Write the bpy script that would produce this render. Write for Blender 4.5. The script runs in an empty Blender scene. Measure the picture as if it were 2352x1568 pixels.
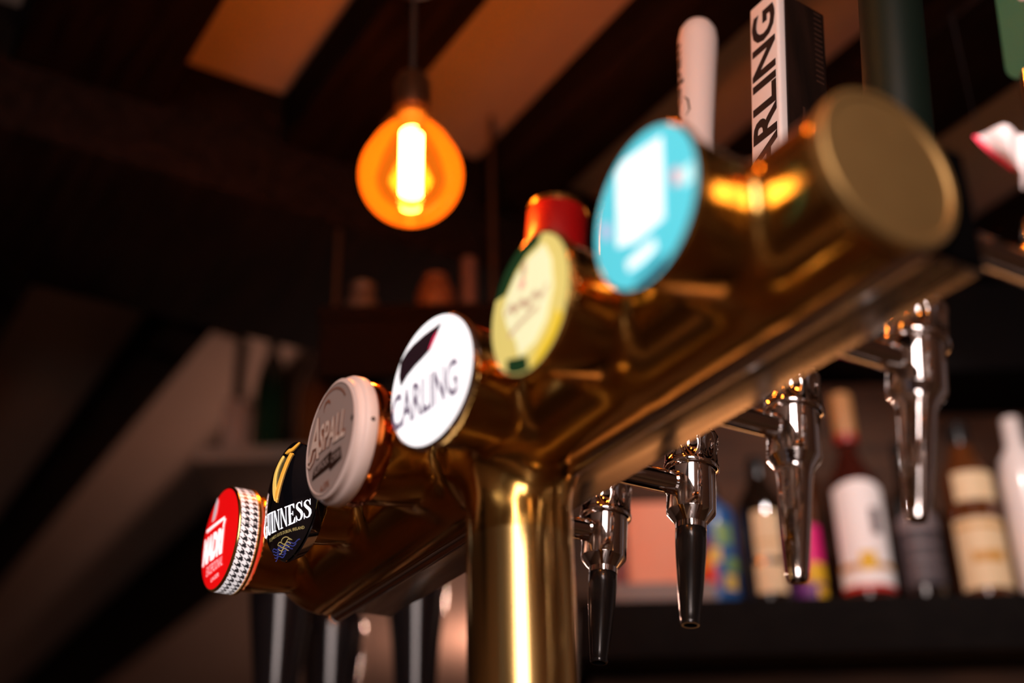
import bpy, bmesh, math, random
import numpy as np
from mathutils import Vector, Matrix
random.seed(4)
PI = math.pi
SC = bpy.context.scene
COL = SC.collection
R = math.radians

# ------------------------------------------------------------------ camera, exposure, world, big lights
Z0 = 1.56                                   # height of the tower's beam axis above the floor
PITCH, YAW, ROLL = 0.4879, -0.5505, -0.0225
FPX = 3138.85
CAM = Vector((1.1726, -0.5119, Z0 - 0.4397))
fw = Vector((-math.cos(YAW)*math.cos(PITCH), -math.sin(YAW)*math.cos(PITCH), math.sin(PITCH)))
rt = fw.cross(Vector((0, 0, 1))).normalized()
up = rt.cross(fw)
c_, s_ = math.cos(ROLL), math.sin(ROLL)
rt, up = rt*c_ + up*s_, up*c_ - rt*s_
cd = bpy.data.cameras.new('camera'); co = bpy.data.objects.new('camera', cd); COL.objects.link(co)
M = Matrix((rt, up, -fw)).transposed().to_4x4(); M.translation = CAM
co.matrix_world = M
cd.sensor_width = 36; cd.lens = FPX/2352*36
cd.clip_start = .02
cd.dof.use_dof = True; cd.dof.focus_distance = 1.175; cd.dof.aperture_fstop = 1.75
SC.camera = co
vs = SC.view_settings
vs.view_transform = 'Standard'; vs.look = 'None'; vs.gamma = 1; vs.use_curve_mapping = False
vs.exposure = 0.0
w = bpy.data.worlds.new('world'); SC.world = w; w.use_nodes = True
w.node_tree.nodes['Background'].inputs[0].default_value = (.55, .62, .80, 1)
w.node_tree.nodes['Background'].inputs[1].default_value = .6
SC.cycles.max_bounces = 8; SC.cycles.sample_clamp_indirect = 4

def at(x, y, d):
    "point seen at pixel x,y of the 2352x1568 frame, d metres along the optical axis"
    return CAM + (fw + rt*((x-1176)/FPX) - up*((y-784)/FPX))*d
HEAD = Vector((fw.x, fw.y, 0)).normalized()          # horizontal heading of the camera
SIDE = HEAD.cross(Vector((0, 0, 1)))          # to the camera's right

def area_light(name, loc, target, sx, sy, power, color):
    l = bpy.data.lights.new(name, 'AREA'); l.shape = 'RECTANGLE'; l.size = sx; l.size_y = sy; l.energy = power; l.color = color
    o = bpy.data.objects.new(name, l); COL.objects.link(o); o.location = loc
    o.rotation_euler = (Vector(target)-Vector(loc)).to_track_quat('-Z', 'Y').to_euler()
    return o
# daylight through the window behind the photographer
area_light('window_daylight', (2.26, -1.20, 2.14), (0.34, 0.0, 1.75), .90, 2.10, 62, (1.0, .80, .74))

# ------------------------------------------------------------------ materials
MATS = {}
def mat(name, col, rough=.5, metal=0., emit=None, es=0., coat=0., noise=None, bump=0., trans=0., spec=.5, nscale=30.):
    m = bpy.data.materials.new(name); m.use_nodes = True; MATS[name] = m
    nt = m.node_tree; b = nt.nodes['Principled BSDF']
    b.inputs['Base Color'].default_value = (*col, 1); b.inputs['Roughness'].default_value = rough
    b.inputs['Metallic'].default_value = metal; b.inputs['Coat Weight'].default_value = coat
    b.inputs['Coat Roughness'].default_value = .05; b.inputs['Specular IOR Level'].default_value = spec
    b.inputs['Transmission Weight'].default_value = trans
    if emit: b.inputs['Emission Color'].default_value = (*emit, 1); b.inputs['Emission Strength'].default_value = es
    if noise or bump:
        tc = nt.nodes.new('ShaderNodeTexCoord'); n = nt.nodes.new('ShaderNodeTexNoise')
        n.inputs['Scale'].default_value = nscale; n.inputs['Detail'].default_value = 5
        nt.links.new(tc.outputs['Object'], n.inputs['Vector'])
        if noise:
            r = nt.nodes.new('ShaderNodeMix'); r.data_type = 'RGBA'
            r.inputs[6].default_value = (*col, 1); r.inputs[7].default_value = (*noise, 1)
            nt.links.new(n.outputs['Fac'], r.inputs[0]); nt.links.new(r.outputs[2], b.inputs['Base Color'])
        if bump:
            bp = nt.nodes.new('ShaderNodeBump'); bp.inputs['Strength'].default_value = bump; bp.inputs['Distance'].default_value = .002
            nt.links.new(n.outputs['Fac'], bp.inputs['Height']); nt.links.new(bp.outputs[0], b.inputs['Normal'])
    return m
def wood(name, c1, c2, rough=.5, scale=(2, 30, 30), spec=.4):
    m = mat(name, c1, rough, spec=spec); nt = m.node_tree; b = nt.nodes['Principled BSDF']
    tc = nt.nodes.new('ShaderNodeTexCoord'); mp = nt.nodes.new('ShaderNodeMapping'); n = nt.nodes.new('ShaderNodeTexNoise')
    mp.inputs['Scale'].default_value = scale; n.inputs['Scale'].default_value = 2; n.inputs['Detail'].default_value = 6
    nt.links.new(tc.outputs['Object'], mp.inputs[0]); nt.links.new(mp.outputs[0], n.inputs['Vector'])
    r = nt.nodes.new('ShaderNodeValToRGB'); r.color_ramp.elements[0].position = .35; r.color_ramp.elements[1].position = .7
    r.color_ramp.elements[0].color = (*c1, 1); r.color_ramp.elements[1].color = (*c2, 1)
    nt.links.new(n.outputs['Fac'], r.inputs[0]); nt.links.new(r.outputs[0], b.inputs['Base Color'])
    bp = nt.nodes.new('ShaderNodeBump'); bp.inputs['Strength'].default_value = .3; bp.inputs['Distance'].default_value = .003
    nt.links.new(n.outputs['Fac'], bp.inputs['Height']); nt.links.new(bp.outputs[0], b.inputs['Normal'])
    return m
def lit(name, col, es, base=None, rough=.25):
    "backlit translucent print on an illuminated badge"
    return mat(name, base or tuple(.6*c for c in col), rough, emit=col, es=es, coat=.6)
def brushed(name, col, r0, r1, scale):
    m = mat(name, col, r0, 1.0); nt = m.node_tree; b = nt.nodes['Principled BSDF']
    tc = nt.nodes.new('ShaderNodeTexCoord'); mp = nt.nodes.new('ShaderNodeMapping'); n = nt.nodes.new('ShaderNodeTexNoise')
    mp.inputs['Scale'].default_value = scale; n.inputs['Scale'].default_value = 1; n.inputs['Detail'].default_value = 4
    nt.links.new(tc.outputs['Object'], mp.inputs[0]); nt.links.new(mp.outputs[0], n.inputs['Vector'])
    mr = nt.nodes.new('ShaderNodeMapRange'); mr.inputs[3].default_value = r0; mr.inputs[4].default_value = r1
    mr.inputs[1].default_value = .3; mr.inputs[2].default_value = .7
    nt.links.new(n.outputs['Fac'], mr.inputs[0]); nt.links.new(mr.outputs[0], b.inputs['Roughness'])
    return m

brushed('brass', (.76, .44, .115), .13, .24, (20, 60, 60))
brushed('brass_column', (.80, .53, .19), .14, .24, (60, 60, 4))
mat('brass_cap', (.46, .29, .10), .5, .85, noise=(.34, .20, .07), nscale=25)
mat('highlight_steel', (.74, .66, .60), .16, 1.0)
mat('copper', (.80, .26, .08), .14, 1.0)
brushed('steel_plate', (.70, .60, .50), .16, .30, (3, 80, 80))
mat('chrome', (.80, .76, .74), .06, 1.0)
mat('gold', (.90, .62, .20), .22, 1.0)
mat('black_plastic', (.012, .011, .011), .22, coat=.3)
mat('black_panel', (.0025, .002, .002), .8, spec=.0)
wood('dark_timber', (.0035, .0018, .0014), (.009, .0045, .0033), .85, (3, 30, 30), .03)
wood('bar_wood', (.035, .013, .005), (.075, .030, .011), .4, (2, 25, 25))
wood('shelf_wood', (.0035, .0025, .0025), (.006, .0045, .004), .75, (20, 3, 30), .06)
wood('panel_wood', (.038, .015, .006), (.085, .034, .013), .75, (4, 4, 25))
mat('plaster', (.34, .255, .21), .95, spec=.05, noise=(.28, .21, .17), bump=.3, nscale=6)
mat('floor_wood', (.08, .04, .02), .6)
mat('white_ceramic', (.68, .58, .55), .30, coat=.25)
mat('white_paint', (.74, .68, .66), .35, coat=.2)
mat('ink', (.012, .010, .012), .4)
mat('cork_brown', (.03, .012, .007), .6, spec=.2)

# ------------------------------------------------------------------ mesh helpers
class MB:
    def __init__(s): s.v = []; s.f = []; s.m = []; s.mats = []; s.uv = {}
    def mi(s, name):
        if name not in s.mats: s.mats.append(name)
        return s.mats.index(name)
    def add(s, verts, faces, m):
        k = len(s.v); i = s.mi(m)
        s.v += [Vector(p) for p in verts]
        for f in faces: s.f.append([a+k for a in f]); s.m.append(i)
        return k
    def build(s, name, parent=None, origin=None, sharp=35, flat=False):
        o0 = Vector(origin) if origin is not None else (parent_origin(parent) if parent else Vector((0, 0, 0)))
        me = bpy.data.meshes.new(name)
        me.from_pydata([p - o0 for p in s.v], [], s.f)
        for n in s.mats: me.materials.append(MATS[n])
        me.polygons.foreach_set('material_index', s.m)
        bm = bmesh.new(); bm.from_mesh(me); bmesh.ops.recalc_face_normals(bm, faces=bm.faces) if not getattr(s, 'keep', False) else None
        bm.to_mesh(me); bm.free()
        if not flat:
            me.shade_smooth(); me.set_sharp_from_angle(angle=R(sharp))
        me.update()
        o = bpy.data.objects.new(name, me); COL.objects.link(o)
        if parent: o.parent = parent
        else: o.location = o0
        return o
ORIG = {}
def parent_origin(p):
    while p.parent: p = p.parent
    return ORIG.get(p.name, Vector(p.location))
def empty(name, loc):
    o = bpy.data.objects.new(name, None); COL.objects.link(o); o.location = loc; o.empty_display_size = .05
    ORIG[o.name] = Vector(loc); return o
def tag(o, label=None, cat=None, group=None, kind=None):
    if label: o['label'] = label
    if cat: o['category'] = cat
    if group: o['group'] = group
    if kind: o['kind'] = kind
    return o
def frame(axis):
    a = Vector(axis).normalized(); t = Vector((0, 0, 1)) if abs(a.z) < .9 else Vector((1, 0, 0))
    x = t.cross(a).normalized(); return x, a.cross(x), a
def lathe(mb, prof, o, axis, m, n=48, fn=None, mats=None):
    "profile [(radius, height)] around axis from o; r=0 ends close"
    x, y, a = frame(axis); o = Vector(o); rings = []; verts = []; faces = []
    for r, h in prof:
        if r < 1e-6: rings.append([len(verts)]); verts.append(o + a*h)
        else:
            k = len(verts); rings.append(list(range(k, k+n)))
            for i in range(n):
                t = 2*PI*i/n; rr = r + (fn(t, h) if fn else 0)
                verts.append(o + a*h + (x*math.cos(t) + y*math.sin(t))*rr)
    groups = []
    for j in range(len(rings)-1):
        A, B = rings[j], rings[j+1]
        mm = mats[j] if mats else m
        if len(A) == 1 and len(B) == 1: continue
        for i in range(n):
            k = (i+1) % n
            if len(A) == 1: f = [A[0], B[i], B[k]]
            elif len(B) == 1: f = [A[i], A[k], B[0]]
            else: f = [A[i], A[k], B[k], B[i]]
            groups.append((f, mm))
    k = len(mb.v); mb.v += verts
    for f, mm in groups: mb.f.append([q+k for q in f]); mb.m.append(mb.mi(mm))
def tube(mb, pts, r, m, n=10, caps=True):
    pts = [Vector(p) for p in pts]; k0 = len(mb.v); i0 = mb.mi(m)
    px = None
    for j, p in enumerate(pts):
        d = (pts[min(j+1, len(pts)-1)] - pts[max(j-1, 0)]).normalized()
        if px is None: x, y, _ = frame(d)
        else:
            x = (px - d*px.dot(d)).normalized(); y = d.cross(x)
        px = x
        rr = r[j] if isinstance(r, (list, tuple)) else r
        for i in range(n):
            t = 2*PI*i/n; mb.v.append(p + (x*math.cos(t)+y*math.sin(t))*rr)
    for j in range(len(pts)-1):
        for i in range(n):
            a = k0+j*n+i; b = k0+j*n+(i+1) % n
            mb.f.append([a, b, b+n, a+n]); mb.m.append(i0)
    if caps:
        mb.f.append([k0+i for i in range(n)][::-1]); mb.m.append(i0)
        e = k0+(len(pts)-1)*n; mb.f.append([e+i for i in range(n)]); mb.m.append(i0)
def hexa(mb, p, m):
    "8 corners: bottom loop 4, top loop 4"
    mb.add(p, [(0, 3, 2, 1), (4, 5, 6, 7), (0, 1, 5, 4), (1, 2, 6, 5), (2, 3, 7, 6), (3, 0, 4, 7)], m)
def box(mb, c, ex, ey, ez, hx, hy, hz, m, bev=0.):
    c, ex, ey, ez = map(Vector, (c, ex, ey, ez))
    if bev <= 0:
        hexa(mb, [c+ex*a*hx+ey*b*hy+ez*d*hz for d in (-1, 1) for a, b in ((-1, -1), (1, -1), (1, 1), (-1, 1))], m); return
    bm = bmesh.new(); bmesh.ops.create_cube(bm, size=2)
    for v in bm.verts: v.co = Vector((v.co.x*hx, v.co.y*hy, v.co.z*hz))
    bmesh.ops.bevel(bm, geom=list(bm.edges), offset=bev, segments=4, profile=.5, affect='EDGES')
    vv = [c+ex*v.co.x+ey*v.co.y+ez*v.co.z for v in bm.verts]; bm.verts.index_update()
    mb.add(vv, [[v.index for v in f.verts] for f in bm.faces], m); bm.free()
X, Y, Zv = Vector((1, 0, 0)), Vector((0, 1, 0)), Vector((0, 0, 1))

# 2-D art: polygons in (u, v) -> subdivided triangles -> mapped on a surface
def poly2d(pts):
    bm = bmesh.new(); vs_ = [bm.verts.new((p[0], p[1], 0)) for p in pts]
    bm.faces.new(vs_); return bm
def text2d(s, uw, vh, u0, v0, bold=0., shear=0., rot=0., spacing=1.):
    "text scaled to width uw, height vh, lower left at u0,v0"
    cu = bpy.data.curves.new('tmp', 'FONT'); cu.body = s; cu.size = 1; cu.offset = bold; cu.resolution_u = 3; cu.shear = shear
    cu.space_character = spacing; cu.fill_mode = 'FRONT'
    o = bpy.data.objects.new('tmp', cu); COL.objects.link(o)
    bpy.context.view_layer.update()
    me = o.evaluated_get(bpy.context.evaluated_depsgraph_get()).to_mesh()
    bm = bmesh.new(); bm.from_mesh(me)
    bpy.data.objects.remove(o); bpy.data.curves.remove(cu)
    xs = [v.co.x for v in bm.verts]; ys = [v.co.y for v in bm.verts]
    x0, x1, y0, y1 = min(xs), max(xs), min(ys), max(ys); ca, sa = math.cos(R(rot)), math.sin(R(rot))
    for v in bm.verts:
        a = (v.co.x-x0)/(x1-x0)*uw; b = (v.co.y-y0)/(y1-y0)*vh
        v.co = Vector((u0+a*ca-b*sa, v0+a*sa+b*ca, 0))
    return bm
def lay(mb, bm, m, fmap, maxlen=.006, warp=None):
    bmesh.ops.triangulate(bm, faces=list(bm.faces))
    for _ in range(4):
        e = [e for e in bm.edges if e.calc_length() > maxlen]
        if not e: break
        bmesh.ops.subdivide_edges(bm, edges=e, cuts=1)
        bmesh.ops.triangulate(bm, faces=[f for f in bm.faces if len(f.verts) > 3])
    bm.verts.index_update()
    pts = [(v.co.x, v.co.y) for v in bm.verts]
    if warp: pts = [warp(*p) for p in pts]
    mb.add([fmap(*p) for p in pts], [[v.index for v in f.verts] for f in bm.faces], m); bm.free()
def strip(pts, wd):
    "polygon of a stroked polyline"
    P_ = [Vector((p[0], p[1], 0)) for p in pts]; L_, R_ = [], []
    for i, p in enumerate(P_):
        d = (P_[min(i+1, len(P_)-1)]-P_[max(i-1, 0)]).normalized(); n = Vector((-d.y, d.x, 0)); ww = (wd[i] if isinstance(wd, (list, tuple)) else wd)/2
        L_.append(p+n*ww); R_.append(p-n*ww)
    bm = bmesh.new(); l = [bm.verts.new(p) for p in L_]; r = [bm.verts.new(p) for p in R_]
    for i in range(len(l)-1): bm.faces.new((l[i], l[i+1], r[i+1], r[i]))
    return bm
def arc(cx, cy, rx, ry, a0, a1, n=16): return [(cx+rx*math.cos(R(a0+(a1-a0)*i/n)), cy+ry*math.sin(R(a0+(a1-a0)*i/n))) for i in range(n+1)]

# ------------------------------------------------------------------ the room
def struct(mb, name, **k): return tag(mb.build(name, **k), kind='structure')
ZC = Z0 + .910                              # ceiling
ZT = 3.60                                   # unseen front ceiling, raised to let tall window light reach the taps
mb = MB(); box(mb, (-1.2, .2, -.05), X, Y, Zv, 3.70, 3.2, .05, 'floor_wood'); struct(mb, 'floor')
mb = MB(); box(mb, (-1.82, .2, ZC+.05), X, Y, Zv, 3.06, 3.2, .05, 'plaster'); struct(mb, 'ceiling')
mb = MB(); box(mb, (1.88, .2, ZT+.05), X, Y, Zv, .60, 3.2, .05, 'plaster'); struct(mb, 'ceiling')
mb = MB(); box(mb, (1.21, .2, (ZC+.1+ZT)/2), X, Y, Zv, .03, 2.69, (ZT-ZC-.1)/2-.001, 'plaster'); struct(mb, 'wall_upper')
mb = MB(); box(mb, (-4.85, .2, ZC/2), X, Y, Zv, .05, 3.2, ZC/2-.001, 'plaster'); struct(mb, 'wall_far')
for sd, y in (('wall_right', 2.95), ('wall_left', -2.95)):
    mb = MB(); box(mb, (-1.80, y, ZC/2), X, Y, Zv, 2.99, .05, ZC/2-.001, 'plaster'); box(mb, (1.82, y, ZT/2), X, Y, Zv, .53, .05, ZT/2-.001, 'plaster'); struct(mb, sd)
# wall behind the photographer with the window opening
WX, wy0, wy1, wz0, wz1 = 2.42, -1.85, -.65, 1.00, 3.30
mb = MB()
for y0, y1, z0, z1 in ((-2.89, wy0, .001, ZT-.001), (wy1, 2.89, .001, ZT-.001), (wy0, wy1, .001, wz0), (wy0, wy1, wz1, ZT-.001)):
    box(mb, (WX, (y0+y1)/2, (z0+z1)/2), X, Y, Zv, .06, (y1-y0)/2, (z1-z0)/2, 'plaster')
struct(mb, 'wall_near')
mb = MB()
for y in (wy0+.02, (wy0+wy1)/2, wy1-.02): box(mb, (WX, y, (wz0+wz1)/2), X, Y, Zv, .03, .02, (wz1-wz0)/2, 'dark_timber')
for z in (wz0+.02, (wz0+wz1)/2, wz1-.02): box(mb, (WX, (wy0+wy1)/2, z), X, Y, Zv, .03, (wy1-wy0)/2, .02, 'dark_timber')
struct(mb, 'window_1')
# ceiling joists run along the bar; the deep beam crosses them
JB = Z0 + .810
def joist(name, y0, y1, x0, x1, zb=JB, label=None):
    mb = MB(); box(mb, ((x0+x1)/2, (y0+y1)/2, (zb+ZC-.002)/2), X, Y, Zv, (x1-x0)/2, (y1-y0)/2, (ZC-.002-zb)/2, 'dark_timber', .006)
    return struct(mb, name)
XN = 1.17
joist('trim_1', -.322, -.105, -.46, XN); joist('trim_2', .080, .198, -.46, XN); joist('trim_3', .425, .532, -.46, XN)
joist('trim_4', .765, .958, -.46, XN); joist('trim_5', -.76, -.62, -.46, XN); joist('trim_6', 1.30, 1.42, -.46, XN)
joist('trim_7', -2.85, 2.85, -.87, -.455, Z0+.70)                      # the deep cross beam
joist('trim_8', -.30, -.14, -4.75, -.86); joist('trim_9', .108, .20, -4.75, -.86); joist('trim_10', .58, .79, -4.75, -.86)
joist('trim_11', -.95, -.75, -4.75, -.86)

# diagonal back wall with the bottle shelf
D = 2.14
SH = at(1880, 1378, D)                       # a point on the shelf's top front edge
def back(u, v, dz): return SH + SIDE*u + HEAD*v + Zv*dz   # u along the shelf, v away from the camera
mb = MB(); bz = (ZC-.003-.001)/2; cz = back(.42, .305, 0); cz.z = bz+.001
box(mb, cz, SIDE, HEAD, Zv, .80, .03, bz, 'panel_wood'); struct(mb, 'wall_back')
# ------------------------------------------------------------------ the beer tower
S = .1293
XC = .343
BAR = Z0 - .470
tower = empty('beer_tower', (XC, 0, BAR))
tag(tower, 'polished brass T-bar beer tower with six round badges and chrome taps, on the bar', 'beer tower')
PROT = [.1173, .1005, .1209, .1009, .0972, .0984]
def smin(a, b, k):
    h = np.clip(.5+.5*(b-a)/k, 0, 1); return b*(1-h)+a*h-k*h*(1-h)
HEND = [.090, .080, .088, .087, .090, .091]
HR = [.0455, .0385, .0465, .0470, .0465, .0475]
def sdf(x, y, z):
    px = np.abs(x-.354)-.389; d2 = np.sqrt(y*y+z*z)-.0500
    rr = .012                                               # rounded pipe ends
    a = d2+rr; b = px+rr
    d = np.minimum(np.maximum(a, b), 0)+np.sqrt(np.maximum(a, 0)**2+np.maximum(b, 0)**2)-rr
    for i in range(6):
        q = np.sqrt((x-i*S)**2+z*z)-(HR[i]-.0055*np.clip((y+.086)/.045, 0, 1)**1.5); e = np.maximum(-(y+HEND[i]), y-.01)
        c = np.minimum(np.maximum(q, e), 0)+np.sqrt(np.maximum(q, 0)**2+np.maximum(e, 0)**2)
        d = smin(d, c, .012)
    col = np.maximum(np.sqrt((x-XC)**2+y*y)-.0403, z)
    return smin(d, col, .026)
def surface():
    h = .0021
    ax = [np.arange(lo, hi, h) for lo, hi in ((-.10, .76), (-.105, .066), (-.094, .066))]
    G = np.meshgrid(*ax, indexing='ij'); F = sdf(*G).astype(np.float32); nx, ny, nz = F.shape
    ins = F < 0
    cnt = np.zeros((nx-1, ny-1, nz-1), np.int8); acc = np.zeros((nx-1, ny-1, nz-1, 3), np.float32); ne = np.zeros_like(acc[..., 0])
    for a in range(2):
        for b in range(2):
            for c in range(2): cnt += ins[a:nx-1+a, b:ny-1+b, c:nz-1+c]
    for d in range(3):
        o = [k for k in range(3) if k != d]
        for p in range(2):
            for q in range(2):
                s0 = [0, 0, 0]; s0[o[0]] = p; s0[o[1]] = q; s1 = list(s0); s1[d] = 1
                f0 = F[s0[0]:nx-1+s0[0], s0[1]:ny-1+s0[1], s0[2]:nz-1+s0[2]]; f1 = F[s1[0]:nx-1+s1[0], s1[1]:ny-1+s1[1], s1[2]:nz-1+s1[2]]
                c = (f0 < 0) != (f1 < 0); t = np.where(c, f0/np.where(c, f0-f1, 1), 0)
                acc[..., d] += t; ne += c
                acc[..., o[0]] += c*p; acc[..., o[1]] += c*q
    act = (cnt > 0) & (cnt < 8)
    idx = -np.ones(act.shape, np.int64); idx[act] = np.arange(act.sum())
    ii = np.argwhere(act); P = (ii + acc[act]/ne[act][:, None])*h + np.array([ax[0][0], ax[1][0], ax[2][0]])
    quads = []
    for d in range(3):
        o = [k for k in range(3) if k != d]
        sl0 = [slice(1, -1)]*3; sl0[d] = slice(0, -1); sl1 = [slice(1, -1)]*3; sl1[d] = slice(1, None)
        a, b = ins[tuple(sl0)], ins[tuple(sl1)]; e = np.argwhere(a != b)
        base = e.copy(); base[:, o[0]] += 1; base[:, o[1]] += 1
        sg = a[a != b]
        ids = []
        for p, q in ((0, 0), (1, 0), (1, 1), (0, 1)):
            c = base.copy(); c[:, o[0]] -= p; c[:, o[1]] -= q; ids.append(idx[c[:, 0], c[:, 1], c[:, 2]])
        Q = np.stack(ids, 1)
        flip = sg if d != 1 else ~sg
        Q[~flip] = Q[~flip][:, ::-1]
        quads.append(Q)
    Q = np.concatenate(quads)
    e = 1e-5
    def grad(P):
        g = np.stack([(sdf(*(P+np.eye(3)[k]*e).T)-sdf(*(P-np.eye(3)[k]*e).T))/(2*e) for k in range(3)], 1); return g
    for _ in range(4):
        g = grad(P); f = sdf(*P.T); P = P - (f/np.maximum((g*g).sum(1), .2))[:, None]*g
    n = grad(P); n /= np.linalg.norm(n, axis=1)[:, None]
    return P, Q, n
SP, SQ, SN = surface()
cen = SP[SQ].mean(1)
hid = np.argmin(np.abs(cen[:, 0:1]-np.arange(6)*S), 1)
reg = np.where(cen[:, 1] < -.046, hid, 6)
reg = np.where((reg == 6) & (cen[:, 2] < -.0515) & (np.hypot(cen[:, 0]-XC, cen[:, 1]) < .068), 7, reg)
def sdf_part(name, r, m, parent):
    q = SQ[reg == r]; u, inv = np.unique(q, return_inverse=True); q = inv.reshape(q.shape)
    me = bpy.data.meshes.new(name)
    me.from_pydata((SP[u]+np.array([0, 0, Z0])-np.array(parent_origin(parent))).tolist(), [], q.tolist())
    me.materials.append(MATS[m]); me.shade_smooth()
    me.normals_split_custom_set_from_vertices(SN[u].tolist())
    o = bpy.data.objects.new(name, me); COL.objects.link(o); o.parent = parent; return o
beam = sdf_part('beam', 6, 'brass', tower)
for i in range(6): sdf_part('badge_housing', i, 'brass', tower)
sdf_part('column_joint', 7, 'brass', tower)
T0 = Vector((0, 0, Z0))
mb = MB(); lathe(mb, [(.0402, -.080), (.0402, BAR-Z0+.030)], T0+Vector((XC, 0, 0)), Zv, 'brass_column', 96)
mb.build('column', tower)
mb = MB(); lathe(mb, [(.0402, .034), (.050, .030), (.066, .018), (.070, .012), (.070, 0), (0, 0)], (XC, 0, BAR), Zv, 'brass_column', 64)
mb.build('base_flange', tower)
# end cap facing the camera
mb = MB(); lathe(mb, [(.0503, -.0045), (.0512, -.003), (.0512, .0035), (.0500, .005), (.0462, .005), (.0450, .0035), (.030, .0042), (0, .0048)], T0+Vector((.743, 0, 0)), X, 'brass_cap', 72)
mb.build('end_cap', tower, sharp=30)
# rear channel that carries the taps
mb = MB(); box(mb, T0+Vector((.3525, .0475, 0)), X, Y, Zv, .3825, .0285, .0415, 'steel_plate', .003)
mb.build('rear_channel', tower)
mb = MB(); box(mb, T0+Vector((.7368, .0480, 0)), X, Y, Zv, .0018, .0280, .0408, 'black_panel', .002)
mb.build('channel_end_plate', tower)
for x0, x1 in ((-.025, XC-.05), (XC+.05, .745)):  # bright rods standing in for the highlight along the pipe's underside
    mb = MB(); tube(mb, [T0+Vector((x0, .0170, -.0485)), T0+Vector((x1, .0170, -.0485))], .0062, 'highlight_steel', 20)
    mb.build('highlight_rod', tower)

# ---- badges
BETA = [0, 0, 0, 8, 0, 0]                          # some badges are turned a little
def bframe(i):
    b = R(BETA[i]); return Vector((math.cos(b), math.sin(b), 0)), Vector((math.sin(b), -math.cos(b), 0)), Vector((i*S, -PROT[i], Z0))
def fmap(i, y0, dome, Rr, eps):
    U, N_, C = bframe(i)
    def f(u, v):
        r2 = min((u*u+v*v)/(Rr*Rr), 1.15); return C+U*u+Zv*v+N_*(-dome*r2+eps)
    return f
def disc_badge(i, label, edge, face, thick, Rr, dome):
    y0 = PROT[i]
    mb = MB()
    pr = [(Rr-.004, -thick), (Rr, -thick+.001), (Rr, -.0022-dome), (Rr-.0007, -.0008-dome), (Rr-.0022, -dome)]
    U, N_, C = bframe(i)
    lathe(mb, pr, C, N_, edge, 96)
    b = mb.build('badge', tower); b['label'] = label
    mb = MB(); n = 7; pf = [(Rr-.0022, -dome)]
    pf = [((Rr-.0022)*k/n, -dome+dome*(1-(k/n)**2)) for k in range(n, -1, -1)]
    lathe(mb, pf, C, N_, face, 96)
    mb.build('face', b)
    return b
K = .001
# 0: red badge with houndstooth rim
lit('lit_red', (.82, .003, .004), .95, (.5, .004, .004)); lit('lit_white_soft', (1, .93, .93), 1.25); lit('lit_pink', (1, .52, .55), .9)
lit('lit_silver', (.72, .62, .66), .75)
def houndstooth():
    m = mat('houndstooth', (.8, .8, .8), .35, coat=.5); nt = m.node_tree; L = nt.links; b = nt.nodes['Principled BSDF']
    uv = nt.nodes.new('ShaderNodeUVMap'); sx = nt.nodes.new('ShaderNodeSeparateXYZ'); L.new(uv.outputs[0], sx.inputs[0])
    def ma(op, a, b_, c=None):
        n = nt.nodes.new('ShaderNodeMath'); n.operation = op
        for k, q in enumerate((a, b_)):
            if isinstance(q, (int, float)): n.inputs[k].default_value = q
            else: L.new(q, n.inputs[k])
        return n.outputs[0]
    x, y = sx.outputs[0], sx.outputs[1]
    def stripe(q, per, half): return ma('LESS_THAN', ma('FLOORED_MODULO', q, per), half)
    t = stripe(ma('ADD', x, y), 4., 2.); wa = stripe(x, 8., 4.); we = stripe(y, 8., 4.)
    v = ma('ADD', ma('MULTIPLY', t, wa), ma('MULTIPLY', ma('SUBTRACT', 1., t), we))
    r = nt.nodes.new('ShaderNodeMix'); r.data_type = 'RGBA'; r.inputs[6].default_value = (.012, .010, .012, 1); r.inputs[7].default_value = (.85, .78, .78, 1)
    L.new(v, r.inputs[0]); L.new(r.outputs[2], b.inputs['Base Color']); L.new(r.outputs[2], b.inputs['Emission Color']); b.inputs['Emission Strength'].default_value = .8
    return m
houndstooth()
b0 = disc_badge(0, 'red illuminated badge with black and white houndstooth rim', 'gold', 'lit_red', .0035, .0492, .0012)
mb = MB(); n = 144; RH = .0490; ya, yb = -.1140, -.0975
for k in range(n+1):
    t = 2*PI*k/n
    for yy in (ya, yb): mb.v.append(Vector((RH*math.cos(t), yy, Z0+RH*math.sin(t))))
for k in range(n): mb.f.append([2*k, 2*k+2, 2*k+3, 2*k+1]); mb.m.append(mb.mi('houndstooth'))
o = mb.build('houndstooth_rim', b0); me = o.data
uvl = me.uv_layers.new(name='UVMap')
for li, l in enumerate(me.loops):
    p = me.vertices[l.vertex_index].co + parent_origin(b0); pol = li//4
    t = math.atan2(p.z-Z0, p.x)
    if t < 0: t += 2*PI
    if pol == n-1 and t < .5: t += 2*PI
    uvl.data[li].uv = (t/(2*PI)*8*50, (p.y-ya)/.0078*8)
mb = MB(); lathe(mb, [(.0482, 0), (.0502, .0005), (.0502, .003), (.0482, .0036)], (0, -.0975, Z0), Y, 'gold', 96); mb.build('gold_ring', b0)
mb = MB(); f = fmap(0, PROT[0], .0012, .047, .0004)
lay(mb, text2d('MADRÍ', 57*K, 33*K, -42*K, -15.5*K, bold=.06, rot=-3), 'lit_white_soft', f)
lay(mb, poly2d([(-38*K, 17.2*K), (13*K, 14.6*K), (13*K, 17.6*K), (-38*K, 20.2*K)]), 'lit_white_soft', f)
lay(mb, text2d('EXCEPCIONAL', 43*K, 9.5*K, -27.5*K, -29.5*K, bold=.01, rot=-1), 'lit_pink', f)
lay(mb, text2d('LAGER', 21*K, 4*K, -13*K, -38.7*K, bold=.02), 'lit_pink', f)
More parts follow.
